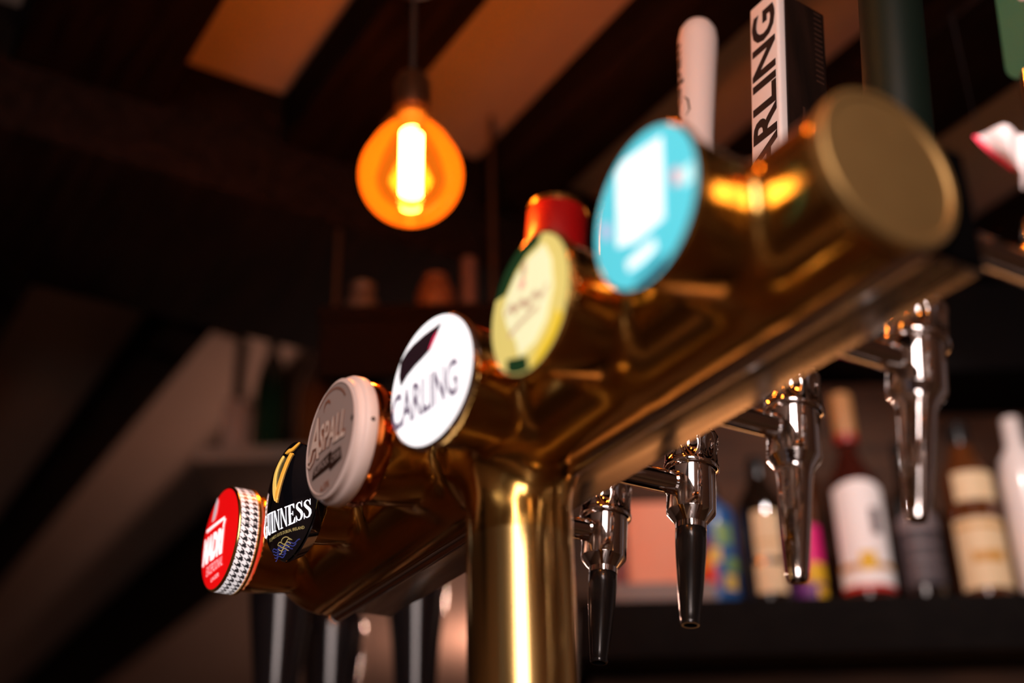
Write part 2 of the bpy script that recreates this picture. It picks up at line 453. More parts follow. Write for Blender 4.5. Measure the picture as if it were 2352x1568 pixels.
lay(mb, poly2d([(-24*K, 23.5*K), (-16*K, 24*K), (-12*K, 30*K), (-11*K, 40*K), (-15*K, 46*K), (-19*K, 40*K), (-22*K, 31*K)]), 'lit_silver', f)
mb.build('lettering', b0)
# 1: pointed oval stout badge
lit('lit_letter', (.96, .93, 1.0), 1.7); lit('lit_gold', (.85, .36, .03), .62, (.8, .45, .08)); lit('lit_gold_pale', (.90, .56, .13), .75, (.8, .5, .1)); lit('lit_khaki', (.50, .38, .14), .5); lit('lit_blue', (.05, .06, .28), .5, (.02, .02, .08))
mat('black_gloss', (.004, .004, .006), .06, coat=1.0)
gb = R(15); GC = Vector((S, -.0985, Z0-.004)); GU = Vector((math.cos(gb), math.sin(gb), 0)); GN = Vector((math.sin(gb), -math.cos(gb), 0))
GA, GH = .0375, .0550
def gshape(t):
    "rounded vesica outline"
    c, s2 = math.cos(t), math.sin(t)
    return (GA*math.copysign(abs(c)**1.25, c), GH*math.copysign(abs(s2)**.97, s2))
def gdome(u, v):
    q = min((u/GA)**2+(v/GH)**2*.9, 1); return .011*(1-q)
def gmap(eps): return lambda u, v: GC + GU*u + Zv*v + GN*(gdome(u, v)+eps)
mb = MB(); N = 96; rings = [(.86, -.014, 'gold'), (1.0, -.001, 'gold'), (.985, .0, 'gold')]
mb.keep = False
for sc_, hh, _ in rings:
    for k in range(N):
        u, v = gshape(2*PI*k/N); mb.v.append(GC+GU*u*sc_+Zv*v*sc_+GN*hh)
for j in range(2):
    for k in range(N): mb.f.append([j*N+k, j*N+(k+1) % N, (j+1)*N+(k+1) % N, (j+1)*N+k]); mb.m.append(mb.mi('black_gloss'))
mb.f.append(list(range(N))[::-1]); mb.m.append(0)
b1 = mb.build('badge', tower); b1['label'] = 'black pointed-oval badge with gold harp'
mb = MB(); n = 10; mb.v.append(GC+GN*gdome(0, 0))
for j in range(1, n+1):
    for k in range(N):
        u, v = gshape(2*PI*k/N); u *= .985*j/n; v *= .985*j/n; mb.v.append(GC+GU*u+Zv*v+GN*gdome(u, v))
for k in range(N): mb.f.append([0, 1+k, 1+(k+1) % N]); mb.m.append(mb.mi('black_gloss'))
for j in range(n-1):
    for k in range(N): mb.f.append([1+j*N+k, 1+(j+1)*N+k, 1+(j+1)*N+(k+1) % N, 1+j*N+(k+1) % N]); mb.m.append(0)
mb.build('face', b1, sharp=60)
def serif(ch):
    "high-contrast serif capitals, list of polygons in a unit em (height 1); returns (polys, width)"
    def rect(x0, y0, x1, y1): return [(x0, y0), (x1, y0), (x1, y1), (x0, y1)]
    T, t, sf = .17, .06, .055
    if ch == 'I': return [rect(.10, 0, .10+T, 1), rect(.02, 0, .35, sf), rect(.02, 1-sf, .35, 1)], .37
    if ch == 'U':
        return [rect(.10, .25, .10+T, 1), rect(.02, 1-sf, .36, 1), rect(.53, .25, .53+t, 1), rect(.44, 1-sf, .68, 1),
                [(.10, .25), (.27, .25), (.30, .13), (.38, .07), (.47, .12), (.53, .25), (.59, .25), (.55, .08), (.46, .0), (.33, -.02), (.20, .02), (.13, .11)]], .70
    if ch == 'N':
        return [rect(.10, 0, .10+t, 1), rect(.01, 0, .25, sf), rect(.58, 0, .58+t, 1), rect(.49, 1-sf, .73, 1), [(.03, 1), (.24, 1), (.64, .0), (.57, 0), (.12, .93)]], .74
    if ch == 'E':
        return [rect(.10, 0, .10+T, 1), rect(.02, 0, .27, sf), rect(.02, 1-sf, .27, 1), rect(.2, 0, .58, sf), rect(.2, 1-sf, .55, 1), rect(.2, .49, .44, .54),
                [(.40, .0), (.58, 0), (.61, .27), (.57, .27)], [(.38, 1), (.55, 1), (.57, .75), (.53, .75)], rect(.42, .40, .46, .63)], .63
    if ch == 'S':
        c = [(.47, .70), (.44, .86), (.34, .955), (.22, .95), (.13, .86), (.14, .73), (.24, .61), (.36, .50), (.45, .38), (.46, .22), (.37, .07), (.25, .035), (.12, .10), (.07, .28)]
        wd = [.03, .06, .06, .07, .11, .15, .17, .18, .17, .13, .09, .07, .06, .03]
        return [('s', c, wd), rect(.455, .68, .49, 1.0), rect(.04, 0, .075, .32)], .55
    if ch == 'G':
        c = arc(.42, .5, .335, .47, 50, 325, 22); wd = [.05+.13*max(0, math.sin(PI*i/22))**1.5 for i in range(23)]
        return [('s', c, wd), rect(.575, .05, .575+T, .45), rect(.48, .43, .80, .48), rect(.60, .68, .64, 1.0)], .82
mb = MB(); word = 'GUINNESS'; gl = [serif(c) for c in word]; W = sum(g[1] for g in gl); xx = 0
def gw(u, v):                                                       # letters grow towards the left end
    tt = (u+.040)/.080; hgt = 1.16-.28*tt; return (u, -.0275+.0028*tt+v*hgt + .0016*math.cos(tt*PI*2))
for polys, wd in gl:
    for p in polys:
        if p[0] == 's': bm = strip([((xx+a)/W*.0690-.0372, b*.0175) for a, b in p[1]], [q/W*.0690 for q in p[2]])
        else: bm = poly2d([((xx+a)/W*.0690-.0372, b*.0175) for a, b in p])
        lay(mb, bm, 'lit_letter', gmap(.0004), .005, gw)
    xx += wd
lay(mb, text2d('ST. JAMES’S GATE DUBLIN, IRELAND', 47*K, 3.4*K, -22.5*K, -33.5*K, bold=.012), 'lit_khaki', gmap(.0004))
for j in range(5):
    lay(mb, strip([((-19+3*j*.2+q)*K, (-41.5-2.0*j+1.2*math.sin(q*.55+j))*K) for q in np.linspace(0, 38-5*j, 24)], .9*K), 'lit_blue', gmap(.00035))
for j in range(4):
    lay(mb, strip([((-8+q)*K, (-39.5-2.1*j+1.6*math.sin(q*.5+j*1.3))*K) for q in np.linspace(0, 19-2*j, 24)], .7*K), 'lit_khaki', gmap(.0005))
lay(mb, strip(arc(3*K, -40*K, 6*K, 4.5*K, 10, 170, 12), .8*K), 'lit_khaki', gmap(.0005))
mb.build('lettering', b1, flat=True)
mb = MB()                                                              # the harp, in relief
def relief(pts, m, h=.0011):
    n_ = len(pts); sm = []
    for q in range(n_):
        p0_, p1_, p2_, p3_ = (Vector((*pts[(q+d) % n_], 0)) for d in (-1, 0, 1, 2))
        for t_ in (0, .25, .5, .75):
            sm.append(((p1_*2+(p2_-p0_)*t_+(p0_*2-p1_*5+p2_*4-p3_)*t_**2+(p1_*3-p0_-p2_*3+p3_)*t_**3)*.5)[:2])
    bm = poly2d(sm); bmesh.ops.triangulate(bm, faces=list(bm.faces))
    r = bmesh.ops.extrude_face_region(bm, geom=list(bm.faces)); top = {v for v in r['geom'] if isinstance(v, bmesh.types.BMVert)}
    bm.verts.index_update(); g = gmap(0)
    mb.add([g(v.co.x, v.co.y)+GN*(h if v in top else -.0006) for v in bm.verts], [[v.index for v in f_.verts] for f_ in bm.faces], m); bm.free()
off = .004
def hp(*p): return [((a*.84-1.2)*K, (b*.97+3)*K) for a, b in p]
relief(hp((-9, -4), (-13, 1), (-17, 10), (-20, 20), (-20.5, 28), (-17, 36), (-11, 42), (-9, 40), (-13, 34), (-15.5, 27), (-14, 18), (-10, 9), (-6, 0), (-5, -3)), 'lit_gold_pale')
relief(hp((-6, -4), (-5, -2), (6, 36), (9, 38), (5.5, 40), (2.5, 37), (-8, 4)), 'lit_gold', .0015)
relief(hp((-7, 43.5), (-2, 46.5), (3, 46), (8, 48), (12.5, 50), (10, 46.5), (5, 43.2), (-2, 42.5)), 'lit_gold')
for j in range(7):
    a, b = Vector((-13+2.4*j, 36+.5*j)), Vector((-12+1.25*j, 14-1.2*j) if j < 5 else (-7.5+.9*j, 12+3*j))
    lay(mb, strip([((a.x*.84-1.2)*K, (a.y*.97+3)*K), ((b.x*.84-1.2)*K, (b.y*.97+3)*K)], .35*K), 'lit_khaki', gmap(.0004))
mb.build('harp', b1, sharp=30)
# 2: unlit cream cider badge
mat('cream_plastic', (.78, .62, .56), .45); mat('taupe_plastic', (.40, .30, .265), .5); mat('cyder_letter', (.80, .62, .52), .45); mat('copper_print', (.30, .11, .06), .45)
mb = MB(); yo = PROT[2]
lathe(mb, [(.040, -.018), (.0512, -.0175), (.0522, -.016), (.0522, -.0095), (.0512, -.0075), (.0490, -.0068), (.0485, -.0060), (.0485, -.0015), (.0445, 0), (.0452, .0004)], (2*S, -yo, Z0), -Y, 'cream_plastic', 96)
b2 = mb.build('badge', tower, sharp=50); b2['label'] = 'cream unlit two-step badge with embossed lettering'
mb = MB(); lathe(mb, [(.0452, .0004), (.0448, -.0002), (0, -.0002)], (2*S, -yo, Z0), -Y, 'taupe_plastic', 96); mb.build('face', b2)
mb = MB(); lathe(mb, [(.045, -.018), (.0495, -.0185), (.0502, -.022), (.0502, -.030), (.0490, -.033), (.046, -.033)], (2*S, -yo, Z0), -Y, 'copper', 96)
mb.build('collar', b2)
mb = MB(); f1, f2 = fmap(2, yo, 0, .05, .0003), fmap(2, yo, 0, .05, .0008)
def cyder(bold, m, f):
    lay(mb, text2d('A', 22*K, 36*K, -41*K, -7*K, bold=bold, shear=.05, rot=-8), m, f)
    lay(mb, text2d('SPALL', 50*K, 24*K, -21*K, -6*K, bold=bold, shear=.15, rot=-4), m, f)
    lay(mb, strip([(-37*K, 1*K), (-41*K, -3*K), (-41.5*K, -9*K), (-37*K, -12*K), (-31*K, -9*K), (-27*K, -2*K)], (1.6+30*bold)*K), m, f)
cyder(.075, 'copper_print', f1); cyder(.018, 'cyder_letter', f2)
lay(mb, poly2d([(-28.7*K, -16*K), (4.4*K, -12*K), (4.6*K, -15*K), (22*K, -15*K), (25*K, -26*K), (3*K, -29*K), (2*K, -25.5*K), (-32*K, -25*K)]), 'cork_brown', f1)
lay(mb, text2d('SUFFOLK', 28*K, 6*K, -27*K, -22.5*K, bold=.02, rot=3), 'taupe_plastic', fmap(2, yo, 0, .05, .0006))
lay(mb, text2d('CYDER', 17*K, 6*K, 5.5*K, -23.5*K, bold=.02, rot=0), 'taupe_plastic', fmap(2, yo, 0, .05, .0006))
lay(mb, text2d('4.5%', 17*K, 6*K, -14*K, -42*K, bold=.02, rot=3), 'copper_print', f1)
for k in range(22):
    a = 125-k*4.2; lay(mb, strip(arc(-3*K, 6*K, 36*K, 36*K, a, a-2.6, 2), 2.2*K), 'copper_print', f1)
for k in range(5): lay(mb, strip(arc(-6*K, 30*K, (4+k)*K, (3+k)*K, 30*k, 30*k+80, 4), .8*K), 'copper_print', f1)
lay(mb, poly2d(arc(41.5*K, 1*K, 2*K, 2.4*K, 0, 360, 12)[:-1]), 'ink', fmap(2, yo, 0, .05, .0003))
mb.build('lettering', b2, flat=True)
mb = MB(); 
for an in (-2,):
    d_ = Vector((math.cos(R(an)), 0, math.sin(R(an))))
    lathe(mb, [(0, .0008), (.0017, .0004), (.002, -.001)], Vector((2*S, -yo+.0125, Z0))+d_*.0522, d_, 'ink', 12)
mb.build('grub_screw', b2)
# 3: white lager badge
lit('lit_white', (1, .98, 1), 1.15); lit('lit_black', (.03, .012, .02), .3, (.02, .01, .012)); lit('lit_greyletter', (.20, .15, .22), .8, (.1, .09, .11)); lit('lit_crimson', (.9, .03, .12), .9); lit('lit_palegrey', (.45, .45, .48), .9)
b3 = disc_badge(3, 'bright white illuminated badge with black wedge', 'chrome', 'lit_white', .007, .0517, .0012)
mb = MB(); f = fmap(3, PROT[3], .0012, .0495, .0004)
lay(mb, poly2d([(-37*K, 8*K), (-40*K, 18*K), (-38.5*K, 30*K), (-30*K, 35*K), (-22*K, 37.7*K), (-8*K, 40*K), (14.5*K, 41.5*K), (9*K, 33*K), (1*K, 23.5*K), (-8*K, 20.5*K), (-17.6*K, 18*K), (-28*K, 14*K)]), 'lit_black', f)
lay(mb, poly2d([(10*K, 36*K), (8*K, 32*K), (1*K, 24*K), (-1*K, 24*K), (4*K, 32*K)]), 'lit_crimson', fmap(3, PROT[3], .0012, .0495, .0007))
lay(mb, text2d('CARLING', 82*K, 30*K, -48*K, -26*K, bold=.024, rot=1), 'lit_greyletter', f)
for k in range(9): lay(mb, strip([((-14+3.4*k)*K, (-41+.4*k)*K), ((-11.6+3.4*k)*K, (-40.7+.4*k)*K)], 1.6*K), 'lit_palegrey', f)
mb.build('lettering', b3, flat=True)
# 4: yellow-green badge
lit('lit_yellow', (.72, .58, .17), .85); lit('lit_cream', (.88, .84, .50), .88); lit('lit_green', (.010, .035, .012), .7, (.01, .03, .01)); lit('lit_strong_yellow', (.75, .50, .005), .9); lit('lit_brownish', (.62, .44, .27), .8); lit('lit_rose', (.85, .42, .30), .9)
b4 = disc_badge(4, 'cream and yellow illuminated badge with dark green edges', 'brass', 'lit_yellow', .007, .0500, .0012)
mb = MB(); f = fmap(4, PROT[4], .0012, .048, .0004); f5 = fmap(4, PROT[4], .0012, .048, .0007); f6 = fmap(4, PROT[4], .0012, .048, .0010)
lay(mb, poly2d(arc(0, 0, 47.5*K, 47.5*K, 66, 152, 20) + [(-27*K, 20*K), (-13*K, 31*K), (1*K, 36.5*K), (14*K, 37.5*K)]), 'lit_green', f)
lay(mb, poly2d([(-26*K, 17*K), (-13*K, 28*K), (4*K, 33*K), (22*K, 34*K), (30*K, 18*K), (31*K, -2*K), (22*K, -22*K), (8*K, -32*K), (-12*K, -34*K), (-16*K, -20*K), (-26*K, -6*K), (-31*K, 8*K)]), 'lit_cream', f)
lay(mb, poly2d(arc(0, 0, 47*K, 47*K, -128, -92, 10) + [(-3*K, -37*K), (-16*K, -33*K), (-28*K, -29*K)]), 'lit_green', f)
lay(mb, poly2d(arc(0, 0, 47*K, 47*K, -90, -35, 12) + [(34*K, -20*K), (24*K, -32*K), (8*K, -41*K)]), 'lit_strong_yellow', f5)
lay(mb, strip([(-27*K, 3*K), (-20*K, 7*K), (-14*K, 1*K), (-6*K, 4*K), (2*K, -3*K), (10*K, 2*K), (18*K, -4*K), (26*K, 2*K)], [4*K, 6*K, 7*K, 6*K, 7*K, 6*K, 5*K, 3*K]), 'lit_brownish', f5)
lay(mb, strip([(-24*K, -14*K), (-8*K, -11*K), (14*K, -9*K)], 4*K), 'lit_brownish', f5)
lay(mb, poly2d(arc(-4*K, 16*K, 5*K, 4*K, 0, 360, 14)[:-1]), 'lit_rose', f6)
lay(mb, poly2d([(-6*K, 20*K), (1*K, 21*K), (2*K, 33*K), (-5*K, 31*K)]), 'lit_brownish', f6)
mb.build('artwork', b4, flat=True)
# 5: sky blue badge
lit('lit_cyan', (.10, .58, .68), .95); lit('lit_ice', (.90, 1, 1), 1.0); lit('lit_ice_dim', (.55, .85, .85), 1.0); lit('lit_lilac', (.55, .50, .72), .9); lit('lit_pinkish', (.85, .40, .45), .9); lit('lit_navy', (.01, .05, .12), .6)
b5 = disc_badge(5, 'sky blue illuminated badge with white printing', 'brass', 'lit_cyan', .007, .0520, .0012)
mb = MB(); f = fmap(5, PROT[5], .0012, .050, .0004); f5 = fmap(5, PROT[5], .0012, .050, .0008)
lay(mb, poly2d([(-24*K, 38*K), (-16*K, 42*K), (23*K, 36*K), (22*K, 8*K), (19*K, -19*K), (-8*K, -20*K), (-27*K, -14*K), (-25*K, 10*K)]), 'lit_ice', f)
for u, v0, v1, wd in ((4, 20, -12, 1.8), (11, 22, -10, 1.5), (-20, 8, -10, 2), (-16, 26, 20, 3), (0, 27, 24, 9)): lay(mb, strip([(u*K, v0*K), ((u+1)*K, v1*K)], wd*K), 'lit_ice_dim', f5)
lay(mb, poly2d([(-19*K, -28*K), (-8*K, -27*K), (9*K, -26.5*K), (10*K, -34*K), (-4*K, -36*K), (-18*K, -35*K)]), 'lit_ice', f)
lay(mb, poly2d([(36*K, 3*K), (47*K, 3*K), (46*K, -9*K), (37*K, -9*K)]), 'lit_ice_dim', f)
lay(mb, poly2d([(29*K, 7*K), (35*K, 7*K), (36*K, -4*K), (30*K, -5*K)]), 'lit_pinkish', f)
lay(mb, poly2d([(-41*K, 9*K), (-35*K, 10*K), (-33*K, -2*K), (-39*K, -4*K)]), 'lit_lilac', f)
lay(mb, strip([(-13*K, -46*K), (-2*K, -46.5*K), (10*K, -45*K), (18*K, -42*K)], [2*K, 4*K, 5*K, 2*K]), 'lit_navy', f)
mb.build('artwork', b5, flat=True)

# ---- taps
def tap(k, tilt, htilt, spout_mat, label=None):
    o = T0+Vector((.2005+(k-1)*S, .180, -.0095)); a = R(tilt)
    ax = Vector((0, math.sin(a), math.cos(a))); h = R(htilt); hx = Vector((0, math.sin(h), math.cos(h)))
    mb = MB()
    lathe(mb, [(.0195, .0140), (.0208, .0125), (.0208, -.0240), (.0203, -.0252), (.0137, -.0335), (.0130, -.0345), (.0130, -.0395), (0, -.0395)], o, ax, 'chrome', 64)
    t = mb.build('tap', tower, sharp=25)
    if label: t['label'] = label
    mb = MB(); y0 = .076-.180
    lathe(mb, [(.0140, y0-.003), (.0140, y0+.004), (.0106, y0+.005), (.0101, y0+.02), (.0101, -.0225), (.0112, -.0208), (.0112, -.010)], o, Y, 'chrome', 40)
    mb.build('shank', t, sharp=25)
    mb = MB()
    def scal(th, z):
        q = ((th+.35) % (PI/4))-PI/8; return -.0034*max(0., 1-(q/.30)**2-((z-.0315)/.0115)**2)**.8
    pr = [(.0200, .0130), (.0228, .0138), (.0238, .0152), (.0238, .0180), (.0232, .0192)] + [(.0230, .0192+.0018*j) for j in range(1, 16)] + [(.0215, .0490), (.015, .0525), (.0080, .056), (.0062, .062), (.0062, .098), (0, .098)]
    lathe(mb, pr, o, ax, 'chrome', 96, fn=scal); mb.build('bonnet', t, sharp=40)
    mb = MB()
    if spout_mat == 'black_plastic':
        pr = [(.0105, -.036), (.0122, -.0392), (.0131, -.041), (.0130, -.050), (.0123, -.065), (.0105, -.091), (.0085, -.113), (.0078, -.1185), (.0080, -.1200), (.0072, -.1218), (.0058, -.1218), (.0058, -.115), (0, -.115)]
    else:
        pr = [(.0207, -.0225), (.0202, -.0250), (.0172, -.0295), (.0146, -.0340), (.0140, -.039), (.0134, -.045), (.0112, -.080), (.0084, -.116), (.0080, -.1195), (.0070, -.1225), (.0056, -.1215), (.0056, -.115), (0, -.115)]
    lathe(mb, pr, o, ax, spout_mat, 48); mb.build('spout', t, sharp=40)
    return t, o, hx
mat('red_lacquer', (.30, .002, .003), .4, coat=.2); mat('green_lacquer', (.004, .009, .006), .5, spec=.16); mat('teal_lacquer', (.014, .105, .060), .5, spec=.3); wood('black_wood', (.006, .003, .002), (.014, .006, .004), .5, (30, 30, 4), .15)
t, o, hx = tap(0, 6.5, 6.5, 'black_plastic', 'chrome tap with fat red gold-capped handle, hidden behind the brass column')
mb = MB(); lathe(mb, [(.010, .09), (.015, .10), (.014, .30), (.018, .360), (.0335, .370), (.0350, .377), (.0350, .437), (.0335, .4395), (.0352, .440), (.0352, .4465), (.0325, .4485), (0, .449)], o, hx, 'red_lacquer', 64,
    mats=['red_lacquer']*7+['gold']*4)
mb.build('handle', t)
t, o, hx = tap(1, 6.5, 6.5, 'black_plastic', 'chrome tap with black spout next to the brass column')
mb = MB(); lathe(mb, [(.009, .09), (.013, .10), (.016, .20), (.020, .33), (.018, .36), (0, .37)], o, hx, 'black_plastic', 40); mb.build('handle', t)
t, o, hx = tap(2, 6.2, 6.8, 'black_plastic', 'chrome tap with black spout and tall white handle')
mb = MB(); prof = [(.010, .09), (.0155, .10), (.0165, .25), (.0172, .38), (.0196, .470), (.0206, .500), (.0206, .512), (.0190, .524), (.0150, .532), (.0080, .536), (0, .537)]
lathe(mb, prof, o, hx, 'white_ceramic', 64)
fx, fy, fa = frame(hx)
def hr(h):
    for (r0, h0), (r1, h1) in zip(prof, prof[1:]):
        if h0 <= h <= h1: return r0+(r1-r0)*(h-h0)/(h1-h0)
    return .016
az0 = Vector((-.30, -.955, 0)).normalized()
def wrap(u, v):                                                     # u up the handle, v round it
    rr = hr(u)+.0003; ang = math.atan2(az0.y, az0.x)-v/.019
    d = Vector((math.cos(ang), math.sin(ang), 0)); d = (d-hx*d.dot(hx)).normalized(); return o+hx*u+d*rr
lay(mb, text2d('Aspall', .105, .016, .395, -.008, bold=.015), 'ink', wrap, .004)
lay(mb, strip([(.398, -.011), (.405, -.0155), (.418, -.0135), (.425, -.008)], [.0006, .002, .0022, .0006]), 'ink', wrap, .004)
mb.build('handle', t)
t, o, hx = tap(3, 6.8, 6.8, 'chrome', 'all-chrome tap with square black and white lettered handle')
HY = X.cross(hx)*-1; HY = hx.cross(X)                               # handle's local Y
mb = MB()
box(mb, o+hx*.275+HY*.0115, X, HY, hx, .0190, .0240, .175, 'black_wood', .0015)
for j in range(14): box(mb, o+hx*(.36+.0065*j)+HY*.027, X, HY, hx, .01925, .0045, .0012, 'cork_brown')
for j in range(3): box(mb, o+hx*(.20+.045*j)+HY*(.006), X, HY, hx, .01922, .0014, .03, 'cork_brown')
box(mb, o+hx*.275-HY*.0175, X, HY, hx, .0198, .0050, .178, 'white_paint', .0028)
ff = lambda u, v: o+hx*u+X*(-v)-HY*.0228
lay(mb, text2d('CARLING', .232, .0325, .205, -.01625, bold=.03), 'ink', ff, .02)
lathe(mb, [(.010, .08), (.012, .09), (.012, .11)], o, hx, 'chrome', 32)
mb.build('handle', t)
t, o, hx = tap(4, 12, 7.6, 'chrome', 'all-chrome tap with dark green round handle')
mb = MB(); lathe(mb, [(.010, .08), (.018, .10), (.0262, .13), (.0262, .50), (.022, .52), (0, .525)], o, hx, 'green_lacquer', 64); mb.build('handle', t)
t, o, hx = tap(5, 7, 7, 'chrome', 'chrome tap with teal paddle handle, behind the end cap')
mb = MB(); HY = hx.cross(X)
def rbox(hw, h0, h1, r): return arc(hw-r, h0+r, r, r, -90, 0, 8)+arc(hw-r, h1-r, r, r, 0, 90, 8)+arc(-hw+r, h1-r, r, r, 90, 180, 8)+arc(-hw+r, h0+r, r, r, 180, 270, 8)
o = o+X*.014; q = rbox(.030, .170, .36, .020); n = len(q)
for yy in (-.010, .010):
    for a, b in q: mb.v.append(o+X*a+hx*b+HY*yy)
i0 = mb.mi('teal_lacquer')
mb.f.append(list(range(n))); mb.m.append(i0); mb.f.append([n+k for k in range(n)][::-1]); mb.m.append(i0)
for k in range(n): mb.f.append([k, (k+1) % n, n+(k+1) % n, n+k]); mb.m.append(i0)
lay(mb, poly2d(rbox(.015, .236, .33, .008)), 'cream_plastic', lambda u, v: o+X*(u+.004)+hx*v-HY*.0106)
lathe(mb, [(.010, .08), (.011, .10), (.011, .175)], o-X*.014, hx, 'chrome', 32)
mb.build('handle', t)

# ------------------------------------------------------------------ the bar counter and hand pumps
mb = MB(); box(mb, (.1, .03, BAR-.025), X, Y, Zv, 1.35, .36, .0249, 'bar_wood', .006); ctr = mb.build('bar_counter', origin=(.1, .03, 0))
tag(ctr, 'brown wooden bar counter top carrying the brass beer tower', 'bar counter')
mb = MB(); box(mb, (.1, .03, (BAR-.0502)/2), X, Y, Zv, 1.30, .28, (BAR-.0502)/2, 'dark_timber'); mb.build('front_panel', ctr)
mat('towel_cream', (.24, .17, .11), .95); mat('towel_dark', (.03, .012, .010), .95); mat('tray_steel', (.30, .28, .27), .35, 1.0)
mb = MB(); box(mb, (.36, -.145, BAR+.012), X, Y, Zv, .36, .055, .012, 'tray_steel', .004); tr_ = mb.build('reflection_tray', origin=(.36, -.145, BAR)); tag(tr_, 'long steel tray added on the counter to reflect in the brass pipe', 'drip tray')  # unseen tray added so the brass pipe reflects streaks
mb = MB()
for k in range(30): box(mb, (.02+.0235*k, -.145, BAR+.0252), X, Y, Zv, .006, .050, .001, 'towel_dark')
g_ = mb.build('grating', tr_); g_['kind'] = 'stuff'
mb = MB(); box(mb, (.40, -.266, BAR+.0032), X, Y, Zv, .42, .052, .003, 'towel_cream', .001)
for yy in (-.306, -.226): box(mb, (.40, yy, BAR+.0036), X, Y, Zv, .4205, .008, .003, 'towel_dark', .001)
tag(mb.build('reflection_towel', origin=(.40, -.266, BAR)), 'cream towel with dark borders, added on the counter to reflect in the brass pipe', 'towel')  # unseen towel, put in for striped reflections in the brass
PUMPL = ['black hand pump handle under the red badge, first from the frame’s left', 'black hand pump handle in the middle of three below the beam', 'black hand pump handle nearest the brass column']
mat('pump_black', (.006, .006, .008), .16, coat=.15)
for k, (px, py, rm) in enumerate(((640, 1468, .043), (764, 1450, .048), (956, 1440, .046))):
    p = at(px, py, (1.85, 2.02, 1.92)[k]); b = Vector((p.x, p.y, BAR))
    pu = empty('hand_pump', b); tag(pu, PUMPL[k], 'beer pump', 'hand pumps on the bar behind the tower')
    H_ = [.655, .650, .710][k]
    mb = MB(); box(mb, b+Zv*.06, X, Y, Zv, .03, .03, .06, 'pump_black', .008); mb.build('pump_clamp', pu)
    mb = MB(); lathe(mb, [(.010, .115), (.010, .27)], b, Zv, 'chrome', 24); mb.build('lever', pu)
    mb = MB(); lathe(mb, [(0, .26), (.016, .26), (.018, .275), (.0145, .285), (.016, .31), (rm*.62, H_-.23), (rm*.74, H_-.155), (rm*.92, H_-.085), (rm, H_-.05), (rm*.97, H_-.025), (rm*.80, H_-.010), (rm*.45, H_-.002), (0, H_)], b, Zv, 'pump_black', 48,
        mats=['chrome']*3+['pump_black']*9); mb.build('handle', pu)

# ------------------------------------------------------------------ pendant bulbs
def amber():
    m = bpy.data.materials.new('amber_glass'); m.use_nodes = True; nt = m.node_tree; nt.nodes.clear(); L = nt.links; MATS['amber_glass'] = m
    out = nt.nodes.new('ShaderNodeOutputMaterial'); tr = nt.nodes.new('ShaderNodeBsdfTransparent'); tr.inputs[0].default_value = (1, .62, .22, 1)
    gl = nt.nodes.new('ShaderNodeBsdfGlossy'); gl.inputs['Roughness'].default_value = .05; gl.inputs[0].default_value = (1, .8, .5, 1)
    em = nt.nodes.new('ShaderNodeEmission'); em.inputs[0].default_value = (1, .22, .008, 1); em.inputs[1].default_value = .42
    fr = nt.nodes.new('ShaderNodeFresnel'); mx = nt.nodes.new('ShaderNodeMixShader'); ad = nt.nodes.new('ShaderNodeAddShader')
    L.new(fr.outputs[0], mx.inputs[0]); L.new(tr.outputs[0], mx.inputs[1]); L.new(gl.outputs[0], mx.inputs[2])
    L.new(mx.outputs[0], ad.inputs[0]); L.new(em.outputs[0], ad.inputs[1]); L.new(ad.outputs[0], out.inputs[0])
amber()
mat('filament', (1, .6, .2), .5, emit=(1, .66, .25), es=60); mat('socket', (.05, .025, .012), .4, .6); mat('cord', (.02, .012, .01), .8)
def pendant(c, top, label, power):
    c = Vector(c); p = empty('pendant_lamp', c+Zv*(top-c.z))
    tag(p, label, 'lamp', 'amber globe bulbs over the bar')
    r = .0625
    mb = MB(); pr = [(0, -r)] + [(r*math.sin(R(q)), -r*math.cos(R(q))) for q in range(10, 126, 8)] + [(.046, .047), (.036, .060), (.026, .072), (.0185, .082), (.0165, .090)]
    lathe(mb, pr, c, Zv, 'amber_glass', 48); mb.build('bulb', p)
    g = [o_ for o_ in p.children][0]
    mb = MB(); pts = []
    for i in range(0, 15*14+1):
        t = i/14*2*PI; zz = -.028+.090*i/(15*14); pts.append(c+Vector((.0125*math.cos(t), .0125*math.sin(t), zz)))
    tube(mb, pts, .0011, 'filament', 5); mb.build('filament', g)
    mb = MB(); lathe(mb, [(0, .084), (.0165, .084), (.0175, .090), (.0215, .094), (.0225, .10), (.0225, .135), (.018, .146), (.006, .150), (0, .150)], c, Zv, 'socket', 40); mb.build('lamp_holder', p)
    mb = MB(); tube(mb, [c+Zv*.148, Vector((c.x, c.y, top-.02))], .0035, 'cord', 8); mb.build('cord', p)
    mb = MB(); lathe(mb, [(0, -.022), (.012, -.022), (.036, -.010), (.040, -.001), (0, -.001)], Vector((c.x, c.y, top)), Zv, 'socket', 32); mb.build('ceiling_rose', p)
    l = bpy.data.lights.new('bulb_light', 'POINT'); l.energy = power; l.color = (1.0, .25, .03); l.shadow_soft_size = .03
    lo = bpy.data.objects.new('bulb_light', l); COL.objects.link(lo); lo.parent = p; lo.location = c-Vector(p.location)
B1 = at(944, 402, 1.62)
pendant(B1, JB, 'glowing amber globe bulb hanging over the bar, at top of the photo', 5.5)
pendant((.48, -.215, Z0+.64), JB, 'amber globe bulb above the middle of the tower, out of frame', .8)
pendant((.98, -.215, Z0+.64), JB, 'amber globe bulb above the end cap of the tower, out of frame', .8)

